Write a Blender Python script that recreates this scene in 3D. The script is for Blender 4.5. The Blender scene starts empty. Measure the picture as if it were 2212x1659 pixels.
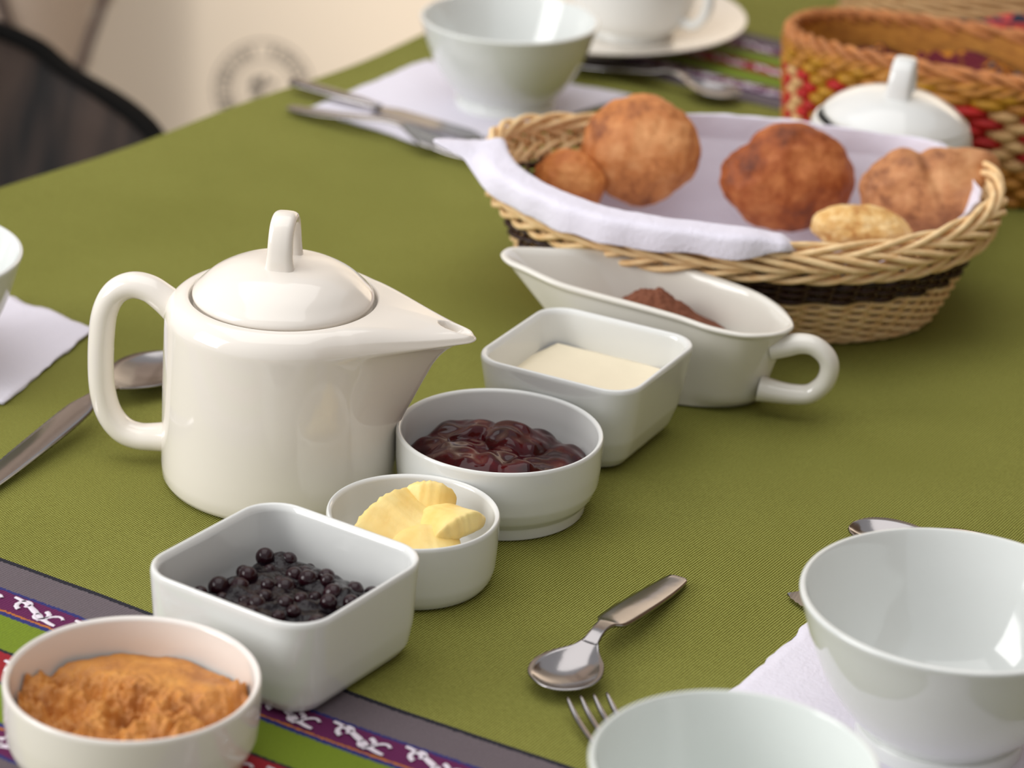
import bpy, bmesh, math, random
from mathutils import Vector, Matrix, noise
R = math.radians; PI = math.pi
random.seed(7)
scn = bpy.context.scene
C = scn.collection

# ------------------------------------------------------------------ camera
H = 0.62; FPX = 6000.0; PITCH = R(23.37); ROLL = R(3.24)
f0 = Vector((0, math.cos(PITCH), -math.sin(PITCH))); u0 = Vector((0, math.sin(PITCH), math.cos(PITCH))); r0 = Vector((1, 0, 0))
c_, s_ = math.cos(ROLL), math.sin(ROLL)
cx = r0 * c_ + u0 * s_; cy = u0 * c_ - r0 * s_; cz = -f0
cd = bpy.data.cameras.new('camera'); cam = bpy.data.objects.new('camera', cd); C.objects.link(cam)
cam.matrix_world = Matrix(((cx.x, cy.x, cz.x, 0), (cx.y, cy.y, cz.y, 0), (cx.z, cy.z, cz.z, H), (0, 0, 0, 1)))
cd.sensor_width = 36; cd.lens = FPX / 2212 * 36; cd.clip_start = 0.05; cd.clip_end = 50
cd.dof.use_dof = True; cd.dof.focus_distance = 1.36; cd.dof.aperture_fstop = 7.2
scn.camera = cam
# ------------------------------------------------------------------ light
w = bpy.data.worlds.new('world'); scn.world = w; w.use_nodes = True
bg = w.node_tree.nodes['Background']; bg.inputs[0].default_value = (0.97, 0.97, 1.0, 1); bg.inputs[1].default_value = 0.58
def area(name, loc, target, size, sy, power, col):
    l = bpy.data.lights.new(name, 'AREA'); l.shape = 'RECTANGLE'; l.size = size; l.size_y = sy; l.energy = power; l.color = col
    o = bpy.data.objects.new(name, l); C.objects.link(o); o.location = loc
    o.rotation_euler = (Vector(target) - Vector(loc)).to_track_quat('-Z', 'Y').to_euler()
    return o
area('tent_door_daylight', (-2.6, 0.5, 1.1), (0, 1.4, 0), 1.5, 1.8, 60, (1.0, 0.99, 0.98))
area('daylight_outside_back_wall', (1.05, 4.25, 0.3), (0.2, 3.4, -0.3), 1.3, 1.4, 42, (1.0, 0.97, 0.93))
area('tent_roof_glow', (-0.3, 1.5, 2.3), (0, 1.5, 0), 2.6, 2.2, 27, (1.0, 0.985, 0.96))
scn.view_settings.view_transform = 'Standard'; scn.view_settings.look = 'None'
scn.view_settings.gamma = 1; scn.view_settings.use_curve_mapping = False
scn.view_settings.exposure = 0.0

# ------------------------------------------------------------------ helpers
def at(px, py, z=0.0):
    x = (px - 1106) / FPX; y = -(py - 829.5) / FPX
    d = f0 + r0 * (c_ * x - s_ * y) + u0 * (s_ * x + c_ * y)
    t = (H - z) / -d.z
    return Vector((d.x * t, d.y * t, z))
def at_y(px, py, yy):
    x = (px - 1106) / FPX; y = -(py - 829.5) / FPX
    d = f0 + r0 * (c_ * x - s_ * y) + u0 * (s_ * x + c_ * y)
    return Vector((d.x, d.y, d.z)) * (yy / d.y) + Vector((0, 0, H))
def lin(c):
    return tuple(((v / 255) / 12.92 if v / 255 <= .04045 else ((v / 255 + .055) / 1.055) ** 2.4) for v in c) + (1,)
def mesh(name, verts, faces, m=None, parent=None, smooth=True, uv=None, loc=None):
    me = bpy.data.meshes.new(name); me.from_pydata([tuple(v) for v in verts], [], faces); me.validate(); me.update()
    if smooth: me.polygons.foreach_set('use_smooth', [True] * len(me.polygons))
    if uv:
        l = me.uv_layers.new(name='UVMap')
        for i, lp in enumerate(me.loops): l.data[i].uv = uv[lp.vertex_index]
    o = bpy.data.objects.new(name, me); C.objects.link(o)
    if m: me.materials.append(m)
    if parent: o.parent = parent
    if loc: o.location = loc
    return o
def fixn(o):
    bm = bmesh.new(); bm.from_mesh(o.data); bmesh.ops.recalc_face_normals(bm, faces=bm.faces); bm.to_mesh(o.data); bm.free(); return o
def thing(name, label, cat, loc=(0, 0, 0), rz=0, group=None):
    o = bpy.data.objects.new(name, None); C.objects.link(o); o.location = loc; o.rotation_euler = (0, 0, rz)
    o.empty_display_size = .02
    return tag(o, label, cat, group)
def tag(o, label=None, cat=None, group=None, kind=None):
    if label: o['label'] = label
    if cat: o['category'] = cat
    if group: o['group'] = group
    if kind: o['kind'] = kind
    return o
def struct(o, label=None):
    o['kind'] = 'structure'
    if label: o['label'] = label
    return o
def rings(rs, close_start=False, close_end=False):
    n = len(rs[0]); V = [v for r in rs for v in r]; F = []
    for i in range(len(rs) - 1):
        for j in range(n):
            k = (j + 1) % n
            F.append((i * n + j, i * n + k, (i + 1) * n + k, (i + 1) * n + j))
    if close_start: F.append(tuple(reversed(range(n))))
    if close_end: F.append(tuple(range((len(rs) - 1) * n, len(rs) * n)))
    return V, F
def dense(pts, step):
    out = []
    for a, b in zip(pts, pts[1:]):
        n = max(1, int(math.dist(a, b) / step))
        for i in range(n): out.append(tuple(a[k] + (b[k] - a[k]) * i / n for k in range(len(a))))
    out.append(tuple(pts[-1])); return out
def catmull(P, n=6, closed=False):
    P = [Vector(p) for p in P]; out = []; m = len(P)
    for i in range(m if closed else m - 1):
        if closed: a, b, c, d = P[i - 1], P[i], P[(i + 1) % m], P[(i + 2) % m]
        else: a, b, c, d = P[max(i - 1, 0)], P[i], P[i + 1], P[min(i + 2, m - 1)]
        for k in range(n):
            t = k / n
            out.append(.5 * ((2 * b) + (c - a) * t + (2 * a - 5 * b + 4 * c - d) * t * t + (3 * b - a - 3 * c + d) * t ** 3))
    if not closed: out.append(P[-1])
    return out
def lathe(name, prof, m, parent=None, seg=96, loc=None, sub=6, cap=True):
    """prof: (r,z) from bottom centre round to inner centre"""
    P = [(p.x, p.y) for p in catmull([(r, z, 0) for r, z in prof], sub)] if sub else prof
    rs = [[(max(r, 0) * math.cos(2 * PI * j / seg), max(r, 0) * math.sin(2 * PI * j / seg), z) for j in range(seg)] for r, z in P]
    V, F = rings(rs, cap, cap)
    return fixn(mesh(name, V, F, m, parent, loc=loc))
def round_poly(prof, rad=.0015, n=3):
    """fillet the corners of an open (r,z) polyline"""
    out = [prof[0]]
    for a, b, c in zip(prof, prof[1:], prof[2:]):
        a, b, c = Vector(a), Vector(b), Vector(c)
        r = min(rad, (a - b).length * .45, (c - b).length * .45)
        p, q = b + (a - b).normalized() * r, b + (c - b).normalized() * r
        for i in range(n + 1):
            t = i / n; out.append(tuple(p * (1 - t) ** 2 + b * 2 * t * (1 - t) + q * t * t))
    out.append(prof[-1]); return out
def tube(path, rad, seg=8, closed=False, ry=None, up=None, caps=True):
    """sweep; rad number or function of 0..1; ry = second radius across 'up'"""
    P = [Vector(p) for p in path]; n = len(P); rs = []
    prev = None
    for i, p in enumerate(P):
        if closed: t = (P[(i + 1) % n] - P[i - 1])
        else: t = P[min(i + 1, n - 1)] - P[max(i - 1, 0)]
        t.normalize()
        if up is not None: a = Vector(up)
        elif prev is None: a = Vector((0, 0, 1)) if abs(t.z) < .9 else Vector((1, 0, 0))
        else: a = prev
        a = (a - t * a.dot(t)).normalized(); b = t.cross(a); prev = a
        f = i / max(1, n - 1)
        r1 = rad(f) if callable(rad) else rad
        r2 = r1 if ry is None else (ry(f) if callable(ry) else ry)
        rs.append([p + a * (r1 * math.cos(2 * PI * j / seg)) + b * (r2 * math.sin(2 * PI * j / seg)) for j in range(seg)])
    if closed: rs.append(rs[0])
    return rings(rs, caps and not closed, caps and not closed)
def joinVF(parts):
    V = []; F = []
    for v, f in parts:
        o = len(V); V += list(v); F += [tuple(i + o for i in q) for q in f]
    return V, F
def sheet(name, fn, nu, nv, m, parent=None, th=0, uv=True, sub=0):
    V = []; UVs = []
    for i in range(nu + 1):
        for j in range(nv + 1):
            V.append(fn(i / nu, j / nv)); UVs.append((i / nu, j / nv))
    F = [(i * (nv + 1) + j, (i + 1) * (nv + 1) + j, (i + 1) * (nv + 1) + j + 1, i * (nv + 1) + j + 1) for i in range(nu) for j in range(nv)]
    o = mesh(name, V, F, m, parent, uv=UVs if uv else None)
    if th:
        s = o.modifiers.new('s', 'SOLIDIFY'); s.thickness = th; s.offset = 0
    if sub:
        s = o.modifiers.new('ss', 'SUBSURF'); s.levels = sub; s.render_levels = sub
    return o
def sm(a, b, x):  # smoothstep, also for b < a
    t = min(1, max(0, (x - a) / (b - a))); return t * t * (3 - 2 * t)
def fbm(v, s, o=4):
    return noise.fractal(Vector(v) * s, .6, 2.0, o)
def blob(name, fn, m, parent=None, sub=5, loc=None, rot=None):
    bm = bmesh.new(); bmesh.ops.create_icosphere(bm, subdivisions=sub, radius=1)
    for v in bm.verts: v.co = fn(v.co.copy())
    me = bpy.data.meshes.new(name); bm.to_mesh(me); bm.free()
    me.polygons.foreach_set('use_smooth', [True] * len(me.polygons)); me.materials.append(m)
    o = bpy.data.objects.new(name, me); C.objects.link(o)
    if parent: o.parent = parent
    if loc: o.location = loc
    if rot: o.rotation_euler = rot
    return o
# ------------------------------------------------------------------ materials
class M:
    def __init__(s, name, col, rough=.5, **k):
        s.m = bpy.data.materials.new(name); s.m.use_nodes = True; s.t = s.m.node_tree; s.n = s.t.nodes; s.l = s.t.links
        s.p = s.n['Principled BSDF']; s.p.inputs['Base Color'].default_value = lin(col); s.p.inputs['Roughness'].default_value = rough
        for a, b in k.items(): s.p.inputs[a.replace('_', ' ')].default_value = b
    def node(s, t, **k):
        n = s.n.new(t)
        for a, b in k.items(): setattr(n, a, b)
        return n
    def val(s, x, inp):
        if isinstance(x, (int, float)): inp.default_value = x
        else: s.l.new(x, inp)
    def math(s, op, a, b=0.0, c=None):
        n = s.node('ShaderNodeMath', operation=op); s.val(a, n.inputs[0]); s.val(b, n.inputs[1])
        if c is not None: s.val(c, n.inputs[2])
        return n.outputs[0]
    def coords(s, kind='Object', rot=0.0, scale=(1, 1, 1)):
        tc = s.node('ShaderNodeTexCoord'); mp = s.node('ShaderNodeMapping'); mp.inputs['Rotation'].default_value = (0, 0, rot); mp.inputs['Scale'].default_value = scale
        s.l.new(tc.outputs[kind], mp.inputs[0]); return mp.outputs[0]
    def xyz(s, v):
        n = s.node('ShaderNodeSeparateXYZ'); s.l.new(v, n.inputs[0]); return n.outputs
    def noise(s, v, scale, detail=4, rough=.6):
        n = s.node('ShaderNodeTexNoise'); n.inputs['Scale'].default_value = scale; n.inputs['Detail'].default_value = detail; n.inputs['Roughness'].default_value = rough
        s.l.new(v, n.inputs['Vector']); return n.outputs[0]
    def ramp(s, fac, stops, interp='LINEAR'):
        n = s.node('ShaderNodeValToRGB'); e = n.color_ramp; e.interpolation = interp
        while len(e.elements) < len(stops): e.elements.new(.5)
        for el, (p, c) in zip(e.elements, stops): el.position = p; el.color = lin(c)
        s.l.new(fac, n.inputs[0]); return n.outputs[0]
    def mix(s, fac, a, b, mode='MIX'):
        n = s.node('ShaderNodeMix', data_type='RGBA', blend_type=mode); s.val(fac, n.inputs[0])
        for x, i in ((a, 6), (b, 7)):
            if isinstance(x, tuple): n.inputs[i].default_value = lin(x)
            else: s.l.new(x, n.inputs[i])
        return n.outputs[2]
    def color(s, c): s.l.new(c, s.p.inputs['Base Color']); return s
    def bump(s, h, dist, strength=1.0):
        n = s.node('ShaderNodeBump'); n.inputs['Strength'].default_value = strength; n.inputs['Distance'].default_value = dist
        s.l.new(h, n.inputs['Height']); s.l.new(n.outputs[0], s.p.inputs['Normal']); return s

def ceramic(name, col, rough=.09):
    a = M(name, col, rough, IOR=1.5); v = a.coords()
    a.color(a.mix(a.noise(v, 14, 2), col, tuple(min(255, c + 5) for c in col)))
    a.p.inputs['Coat Weight'].default_value = .3; a.p.inputs['Coat Roughness'].default_value = .04
    return a.bump(a.noise(v, 45, 2), .0002, .5).m
POT = ceramic('cream_glaze', (236, 229, 219)); WHITE = ceramic('white_glaze', (224, 225, 222)); BOWL = ceramic('bowl_glaze', (218, 221, 218)); BOAT = ceramic('boat_glaze', (224, 220, 210))
# green cloth: twill threads
ANG = R(31.5)
def twill(a, v, per, cols, dist):
    x, y, z = a.xyz(v)
    wob = a.math('MULTIPLY', a.math('SUBTRACT', a.noise(v, 60, 2), .5), .0006)
    su = a.math('SINE', a.math('MULTIPLY', a.math('ADD', x, wob), 2 * PI / per))
    sv = a.math('SINE', a.math('ADD', a.math('MULTIPLY', a.math('ADD', y, wob), 2 * PI / (per * .95)), a.math('MULTIPLY', x, 2 * PI / (per * 2))))
    h = a.math('MULTIPLY_ADD', su, .34, a.math('MULTIPLY_ADD', sv, .18, .5))
    h2 = a.math('ADD', a.math('MULTIPLY', a.noise(v, 900, 2), .35), a.math('MULTIPLY', h, .8))
    col = a.ramp(h2, cols)
    big = a.noise(v, 5, 3)
    col = a.mix(a.ramp(big, [(.3, (0, 0, 0)), (.7, (255, 255, 255))]), col, a.mix(1.0, col, (236, 236, 226), 'MULTIPLY'))
    a.color(col); a.bump(h2, dist, .7); return a.m
g = M('green_twill', (112, 104, 48), .9); g.p.inputs['Specular IOR Level'].default_value = .12
GREEN = twill(g, g.coords(rot=ANG), .00135, [(.12, (50, 48, 10)), (.48, (110, 105, 40)), (.88, (168, 172, 94))], .0003)
# woven band; UV: x along, y across 0..1
b = M('woven_band', (120, 20, 80), .9); v = b.coords('UV'); x, y, z = b.xyz(v)
ob = b.coords(rot=ANG)
yy = b.math('ADD', y, b.math('MULTIPLY', b.math('SUBTRACT', b.noise(ob, 700, 1), .5), .014))
half = b.math('ABSOLUTE', b.math('SUBTRACT', yy, .5))      # 0 centre .. .5 edges
t_ = b.math('SUBTRACT', 1.0, b.math('MULTIPLY', half, 2.0))   # 0 edge .. 1 centre
NAVY = (22, 20, 38); GREY = (112, 100, 106); BLUE = (40, 45, 120); PUR = (105, 12, 82); ORG = (205, 120, 30); LIME = (124, 146, 16); RED = (165, 14, 34)
st = [(0, NAVY), (.035, GREY), (.29, BLUE), (.315, PUR), (.50, ORG), (.515, BLUE), (.55, LIME), (.85, NAVY), (.875, RED)]
bc = b.ramp(t_, st, 'CONSTANT')
ox, oy, oz = b.xyz(ob)
rib = b.math('SINE', b.math('MULTIPLY', ox, 2 * PI / .0016)); nz = b.noise(ob, 1200, 2)
hh = b.math('ADD', b.math('MULTIPLY', rib, .25), nz)
bc = b.mix(b.math('MULTIPLY', nz, .55), bc, b.mix(1.0, bc, (120, 120, 120), 'MULTIPLY'))
b.color(bc); b.bump(hh, .0005, .8); BAND = b.m
THREAD = M('white_thread', (226, 216, 226), .9); THREAD.bump(THREAD.noise(THREAD.coords(), 1500, 2), .0004); THREAD = THREAD.m
PAP = M('paper_napkin', (228, 224, 236), .9, Subsurface_Weight=.0)
pv = PAP.coords(); PAP.bump(PAP.math('ADD', PAP.noise(pv, 420, 2), PAP.noise(pv, 160, 2)), .0009, .45); PAP = PAP.m
STEEL = M('steel', (156, 152, 152), .16, Metallic=1.0); STEEL.bump(STEEL.noise(STEEL.coords(), 120, 3), .0002, .3); STEEL = STEEL.m
def wick(name, c1, c2, rough=.55):
    a = M(name, c1, rough); v = a.coords(scale=(1, 1, 3)); n = a.noise(v, 90, 4)
    a.color(a.ramp(n, [(.3, c2), (.62, c1)])); return a.bump(a.noise(v, 500, 3), .0006, .6).m
STRAW = wick('straw', (250, 218, 166), (228, 184, 126)); DARKW = wick('dark_wicker', (62, 30, 18), (34, 16, 12), .45)
OCHRE = wick('ochre_wicker', (196, 134, 50), (150, 92, 24)); REDW = wick('red_wicker', (196, 22, 16), (150, 8, 10)); TAN = wick('tan_wicker', (200, 130, 70), (150, 88, 40)); PALE = wick('pale_wicker', (206, 168, 118), (176, 134, 84)); CREAMW = wick('cream_wicker', (226, 186, 130), (190, 140, 84)); GOLD = wick('gold_wicker', (204, 150, 30), (150, 98, 14))
def crust(name, cols, sc=38):
    a = M(name, cols[1], .62); v = a.coords(); n = a.noise(v, sc, 6, .7)
    a.color(a.ramp(n, [(.36, cols[0]), (.49, cols[1]), (.64, cols[2])]))
    return a.bump(a.math('ADD', a.noise(v, 400, 3), a.math('MULTIPLY', n, .8)), .0008, .4).m

# ------------------------------------------------------------------ setting
def wall_fn(u, v):
    x = -1.6 + 3.4 * u; z = -0.75 + 2.9 * v
    y = 3.35 + .10 * x - .115 * sm(-.41, -.62, x) + .012 * math.sin(x * 9 + z * 5) + .02 * math.sin(x * 4 - z * 7)
    return Vector((x, y, z))
CAN = M('tent_canvas', (236, 220, 198), .9, Subsurface_Weight=.0); cv = CAN.coords(); CAN.color(CAN.mix(CAN.noise(cv, 3, 3), (232, 214, 190), (240, 226, 206))); CAN.bump(CAN.noise(cv, 800, 2), .0004, .4); tr = CAN.node('ShaderNodeBsdfTranslucent'); tr.inputs[0].default_value = lin((240, 222, 198)); mx = CAN.node('ShaderNodeMixShader'); mx.inputs[0].default_value = .70
CAN.l.new(CAN.p.outputs[0], mx.inputs[1]); CAN.l.new(tr.outputs[0], mx.inputs[2]); CAN.l.new(mx.outputs[0], CAN.n['Material Output'].inputs[0]); CAN = CAN.m
wall = struct(sheet('wall_back', wall_fn, 420, 40, CAN), 'cream canvas tent wall')
SEAM = M('seam_tape', (104, 88, 80), .9); SEAM.bump(SEAM.noise(SEAM.coords(), 700, 2), .0005); SEAM = SEAM.m
def onwall(x, z, off=.004):
    u = (x + 1.6) / 3.4; p = wall_fn(u, (z + .75) / 2.9); return Vector((x, p.y - off, z))
def wallpx(px, py):
    for it in range(1):
        yv = 3.3
        for k in range(8):
            p = at_y(px, py, yv); yv = onwall(p.x, p.z).y
    return p
def seamstrip(pa, pb, w_):
    a = wallpx(*pa); b_ = wallpx(*pb); d = (b_ - a); a = a - d * .6; b_ = b_ + d * 1.2
    pts = [onwall(a.x + (b_.x - a.x) * k / 20, a.z + (b_.z - a.z) * k / 20, .004) for k in range(21)]
    V, F = tube(pts, w_, 8, ry=.003, up=(1, 0, 0)); o = mesh('seam', V, F, SEAM, wall); o['label'] = 'dark seam tape on the canvas'
CAN2 = M('painted_shade_canvas', (218, 197, 178), .9); CAN2.bump(CAN2.noise(CAN2.coords(), 800, 2), .0004, .4); wall.data.materials.append(CAN2.m)  # shade of the left wall panel put in as a darker canvas colour
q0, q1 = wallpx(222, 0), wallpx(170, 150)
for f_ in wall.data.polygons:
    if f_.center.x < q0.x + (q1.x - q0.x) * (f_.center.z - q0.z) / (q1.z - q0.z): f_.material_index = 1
seamstrip((222, 0), (170, 150), .0075); seamstrip((-2, 0), (22, 70), .0075)
# printed round stamp on canvas
INK = M('faded_ink', (112, 104, 98), .9); INK.bump(INK.noise(INK.coords(), 300, 2), .0001); INK = INK.m
sc_ = wallpx(568, 192); parts = []
def stampblock(r1, r2, a1, a2):
    V = []
    for off in (.0045, .0032):
        for r, a in ((r1, a1), (r2, a1), (r2, a2), (r1, a2)):
            V.append(onwall(sc_.x + r * math.cos(a), sc_.z + r * 1.02 * math.sin(a), off))
    return V, [(0, 1, 2, 3), (0, 4, 5, 1), (1, 5, 6, 2), (2, 6, 7, 3), (3, 7, 4, 0), (7, 6, 5, 4)]
for k in range(64):
    a = 2 * PI * k / 64
    for r1, r2 in ((.0595, .0615), (.0365, .038)): parts.append(stampblock(r1, r2, a, a + 2 * PI / 64))
for k in range(34):
    a = 2 * PI * k / 34
    if k in (8, 9, 25, 26): continue
    parts.append(stampblock(.0425, .055, a, a + 2 * PI / 34 * random.uniform(.35, .75)))
for k in range(9): 
    a = random.uniform(0, 6.28); parts.append(stampblock(.002, .018, a, a + .35))
V, F = joinVF(parts); st_ = mesh('printed_stamp', V, F, INK, wall, smooth=False); st_['label'] = 'faded round stamp of tiny illegible marks'
FL = M('tent_groundsheet', (96, 84, 66), .9); FL.color(FL.mix(FL.noise(FL.coords(), 6), (84, 74, 58), (112, 98, 76))); FL = FL.m
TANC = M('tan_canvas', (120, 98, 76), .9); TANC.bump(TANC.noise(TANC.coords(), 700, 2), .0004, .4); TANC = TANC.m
struct(sheet('light_block_wall', lambda u, v: Vector((1.55 + .03 * math.sin(u * 30), -1.0 + 4.5 * u, -.75 + 2.5 * v)), 90, 6, TANC, th=.004), 'dark tan canvas side wall, added out of view to block light from the right')  # unseen dark wall added to keep world light off the right side
struct(mesh('floor', [(-3, -1, -.75), (3, -1, -.75), (3, 3.8, -.75), (-3, 3.8, -.75), (-3, -1, -.77), (3, -1, -.77), (3, 3.8, -.77), (-3, 3.8, -.77)], [(0, 1, 2, 3), (7, 6, 5, 4), (0, 4, 5, 1), (1, 5, 6, 2), (2, 6, 7, 3), (3, 7, 4, 0)], FL, smooth=False), 'brown tent groundsheet')

# ------------------------------------------------------------------ table + cloth   (u along the stripes, v away from camera)
ud = Vector((math.cos(ANG), -math.sin(ANG), 0)); vd = Vector((math.sin(ANG), math.cos(ANG), 0))
def UV(u, v, z=0): return ud * u + vd * v + Vector((0, 0, z))
def uv_of(p): return p.dot(ud), p.dot(vd)
UE = -1.177; U1 = -.12; V0 = .52; V1 = 2.75
WOOD = M('table_wood', (120, 88, 58), .6); WOOD.color(WOOD.mix(WOOD.noise(WOOD.coords(scale=(1, 8, 1)), 20), (96, 68, 42), (140, 104, 70))); WOOD = WOOD.m
def box(name, c, s, m, parent=None, rz=0, bev=.003):
    bm = bmesh.new(); bmesh.ops.create_cube(bm, size=1)
    for q in bm.verts: q.co = Vector((q.co.x * s[0], q.co.y * s[1], q.co.z * s[2]))
    bmesh.ops.bevel(bm, geom=list(bm.edges), offset=bev, segments=2, affect='EDGES')
    me = bpy.data.meshes.new(name); bm.to_mesh(me); bm.free(); me.materials.append(m)
    o = bpy.data.objects.new(name, me); C.objects.link(o); o.location = c; o.rotation_euler = (0, 0, rz)
    if parent: o.parent = parent
    return o
tc_ = UV((UE + U1) / 2, (V0 + V1) / 2)
tb = thing('dining_table', 'long dining table hidden under the green cloth', 'table', (tc_.x, tc_.y, -.75), -ANG)
box('tabletop', (0, 0, .75 - .016), (U1 - UE - .02, V1 - V0 - .02, .025), WOOD, tb)
for sx in (-1, 1):
    for sy in (-1, 1): box('leg', (sx * .44, sy * 1.0, .36), (.05, .05, .72), WOOD, tb)
def edge_u(v): return UE + .004 * math.sin(v * 9) + .003 * math.sin(v * 23 + 1)
def clothpt(u, v):
    z = 0.0; e = edge_u(v)
    if u < e:
        d = e - u; fold = .012 * math.sin(v * 26) * min(1, d / .12)
        r = .006
        if d < r * 1.57: a = d / r; return UV(e - r * math.sin(a), v, -r * (1 - math.cos(a)))
        return UV(e - r - .02 * (d - r * 1.57) + fold, v, -r - (d - r * 1.57))
    if u > U1:
        d = u - U1; return UV(U1 + .004 + .012 * math.sin(v * 24) * min(1, d / .12), v, -d)
    z = .0007 * fbm((u * 3, v * 3, 0), 1.5) * 1.0 - .0005
    return UV(u, v, min(z, 0))
us = [UE - .28 + .02 * i for i in range(14)] + [UE - .015 + .0015 * i for i in range(20)] + [UE + .02 + .01 * i for i in range(104)] + [U1 + .01, U1 + .03, U1 + .1, U1 + .2]
us = sorted(set(round(q, 5) for q in us)); vs = [V0 - .005 + (V1 - V0 + .01) * j / 260 for j in range(261)]
V = []; F = []
for a in us:
    for b_ in vs: V.append(clothpt(a, b_))
nv = len(vs)
F = [(i * nv + j, (i + 1) * nv + j, (i + 1) * nv + j + 1, i * nv + j + 1) for i in range(len(us) - 1) for j in range(nv - 1)]
cloth = mesh('tablecloth', V, F, GREEN); s = cloth.modifiers.new('s', 'SOLIDIFY'); s.thickness = .0012; s.offset = -1
tag(cloth, 'olive green twill tablecloth with multicoloured woven bands', 'tablecloth')
# woven bands
def motif_pts(kind):
    out = []
    def spiral(cx_, cy_, r, a0, turns, sgn, w0, w1, n=26):
        pts = []
        for i in range(n + 1):
            t = i / n; rr = r * (1 - .72 * t); a = a0 + sgn * turns * 2 * PI * t
            pts.append((cx_ + rr * math.cos(a), cy_ + rr * math.sin(a), w0 + (w1 - w0) * t))
        return pts
    out.append(spiral(-.0075, .0022, .0048, -PI * .5, .95, -1, .0017, .0011))
    out.append(spiral(.0045, -.0018, .0048, PI * .5, .95, -1, .0017, .0011))
    out.append([(-.0165 + .033 * i / 16, .0055 * math.cos(i / 16 * PI) * .9, .0012 + .001 * math.sin(PI * i / 16)) for i in range(17)])
    out.append([(.006 + .010 * i / 10, -.006 + .009 * math.sin(i / 10 * PI * .7), .0011) for i in range(11)])
    return out
def ribbon(pts, u, v, z, flip=1):
    V = []; n = len(pts)
    for i, (x, y, w_) in enumerate(pts):
        a = pts[max(i - 1, 0)]; c = pts[min(i + 1, n - 1)]; dx, dy = c[0] - a[0], c[1] - a[1]; L = math.hypot(dx, dy) or 1; nx, ny = -dy / L, dx / L
        j = 1.45 + .25 * math.sin(i * 2.7)
        for sg, zz in ((-1, 0), (-.6, .0003), (.6, .0003), (1, 0)):
            V.append(UV(u + x + nx * w_ * .5 * sg * j, v + flip * (y + ny * w_ * .5 * sg * j), z + zz))
    F = [(i * 4 + k, i * 4 + k + 1, i * 4 + 5 + k, i * 4 + 4 + k) for i in range(n - 1) for k in range(3)]
    return V, F
def band(v0, v1, n=240):
    V = []; UVs = []; ua, ub = UE - .06, U1 - .002
    m_ = 8
    uu = [ua + (ub - ua) * i / n for i in range(n + 1)]
    for u in uu:
        wv = .0028 * math.sin(u * 9 + v0 * 7) + .0015 * math.sin(u * 23)
        for k in range(m_ + 1):
            t = k / m_; v = v1 + (v0 - v1) * t + wv
            p = clothpt(u, v); p.z = p.z + (.0006 if u > edge_u(v) else 0)
            if u <= edge_u(v): p += -ud * .0006
            if k in (0, m_): p.z -= .0005
            V.append(p); UVs.append((u / .1, t))
    F = [(i * (m_ + 1) + k, (i + 1) * (m_ + 1) + k, (i + 1) * (m_ + 1) + k + 1, i * (m_ + 1) + k + 1) for i in range(n) for k in range(m_)]
    o = mesh('woven_band', V, F, BAND, cloth, uv=UVs)
    parts = []; wd = v1 - v0
    for tpos, per, fl in ((.205, .037, 1), (.795, .037, -1), (.5, .037, 1)):
        k = 0; u = ua + .09
        while u < ub - .03:
            wv = .0028 * math.sin(u * 9 + v0 * 7) + .0015 * math.sin(u * 23)
            for pts in motif_pts(0): parts.append(ribbon(pts, u, v1 - wd * tpos + wv, .0006, fl if k % 2 == 0 else fl))
            u += per; k += 1
    Vm, Fm = joinVF(parts); e = mesh('scroll_embroidery', Vm, Fm, THREAD, o); e['kind'] = 'stuff'; e['label'] = 'white scroll motifs woven into the band'
    return o
bn = band(.729, .891); bn['label'] = 'near woven band of grey, purple, lime and red stripes'
bf = band(1.786, 1.948); bf['label'] = 'far woven band of grey, purple, lime and red stripes'

# ------------------------------------------------------------------ teapot
PC = Vector((-.1172, 1.297, 0)); PAZ = R(-8)
pot = thing('teapot', 'cream ceramic teapot with pointed spout, standing left of the red jam', 'teapot', PC, PAZ)
def interp(T, x):
    if x <= T[0][0]: return T[0][1]
    for (a, fa), (b_, fb) in zip(T, T[1:]):
        if x <= b_: t = (x - a) / (b_ - a); return fa + (fb - fa) * t
    return T[-1][1]
LT = [(.028, .0601), (.036, .0615), (.044, .0642), (.051, .0676), (.062, .0725), (.073, .0778), (.078, .0812), (.082, .0848), (.085, .0888), (.087, .0935), (.0885, .0990)]
RT = [(0, .0565), (.0012, .0588), (.004, .0604), (.010, .0609), (.05, .0605), (.09, .0596)]
ths = []
NT = 320
for j in range(NT):
    q = j / NT * 2 - 1      # -1..1, dense near 0
    ths.append(PI * (.30 * q + .70 * q ** 3))
def rout(th, z):
    r = interp(RT, z); L = interp(LT, z)
    if z < .028 or L <= r * 1.003: return r
    rt = .0018 + .0046 * sm(.045, .088, z); rt = min(rt, (L - r) * .8 + .0005); a = abs(th)
    c = L - rt; ph = math.acos((r - rt) / c)        # hull of the body circle and a small tip circle
    tt = math.atan2(rt * math.sin(ph), c + rt * math.cos(ph))
    if a >= ph: h = r
    elif a >= tt: h = r / math.cos(ph - a)
    else: h = c * math.cos(a) + math.sqrt(max(0, rt * rt - (c * math.sin(a)) ** 2))
    hug = r + (L - r) * math.exp(-(a / (.34 + .12 * sm(.05, .09, z))) ** 2 * 1.0)
    w_ = .62
    return max(r, w_ * h + (1 - w_) * min(hug, h * 1.03))
zs = [0, .0012, .004, .010, .02] + [.028 + .0025 * i for i in range(24)]
zs = [z for z in zs if z < .0868] + [.087, .0885]
RO = .0482
def hole(p):
    """pouring channel pressed into the spout top"""
    x, y, z = p
    e = math.hypot((x - .0868) / (.0108 if x > .0868 else .0078), y / .0046); d = 1 - sm(.62, 1.0, e)
    dep = .0095 - .0078 * sm(.080, .0940, x); return Vector((x, y, z - dep * d))
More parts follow.
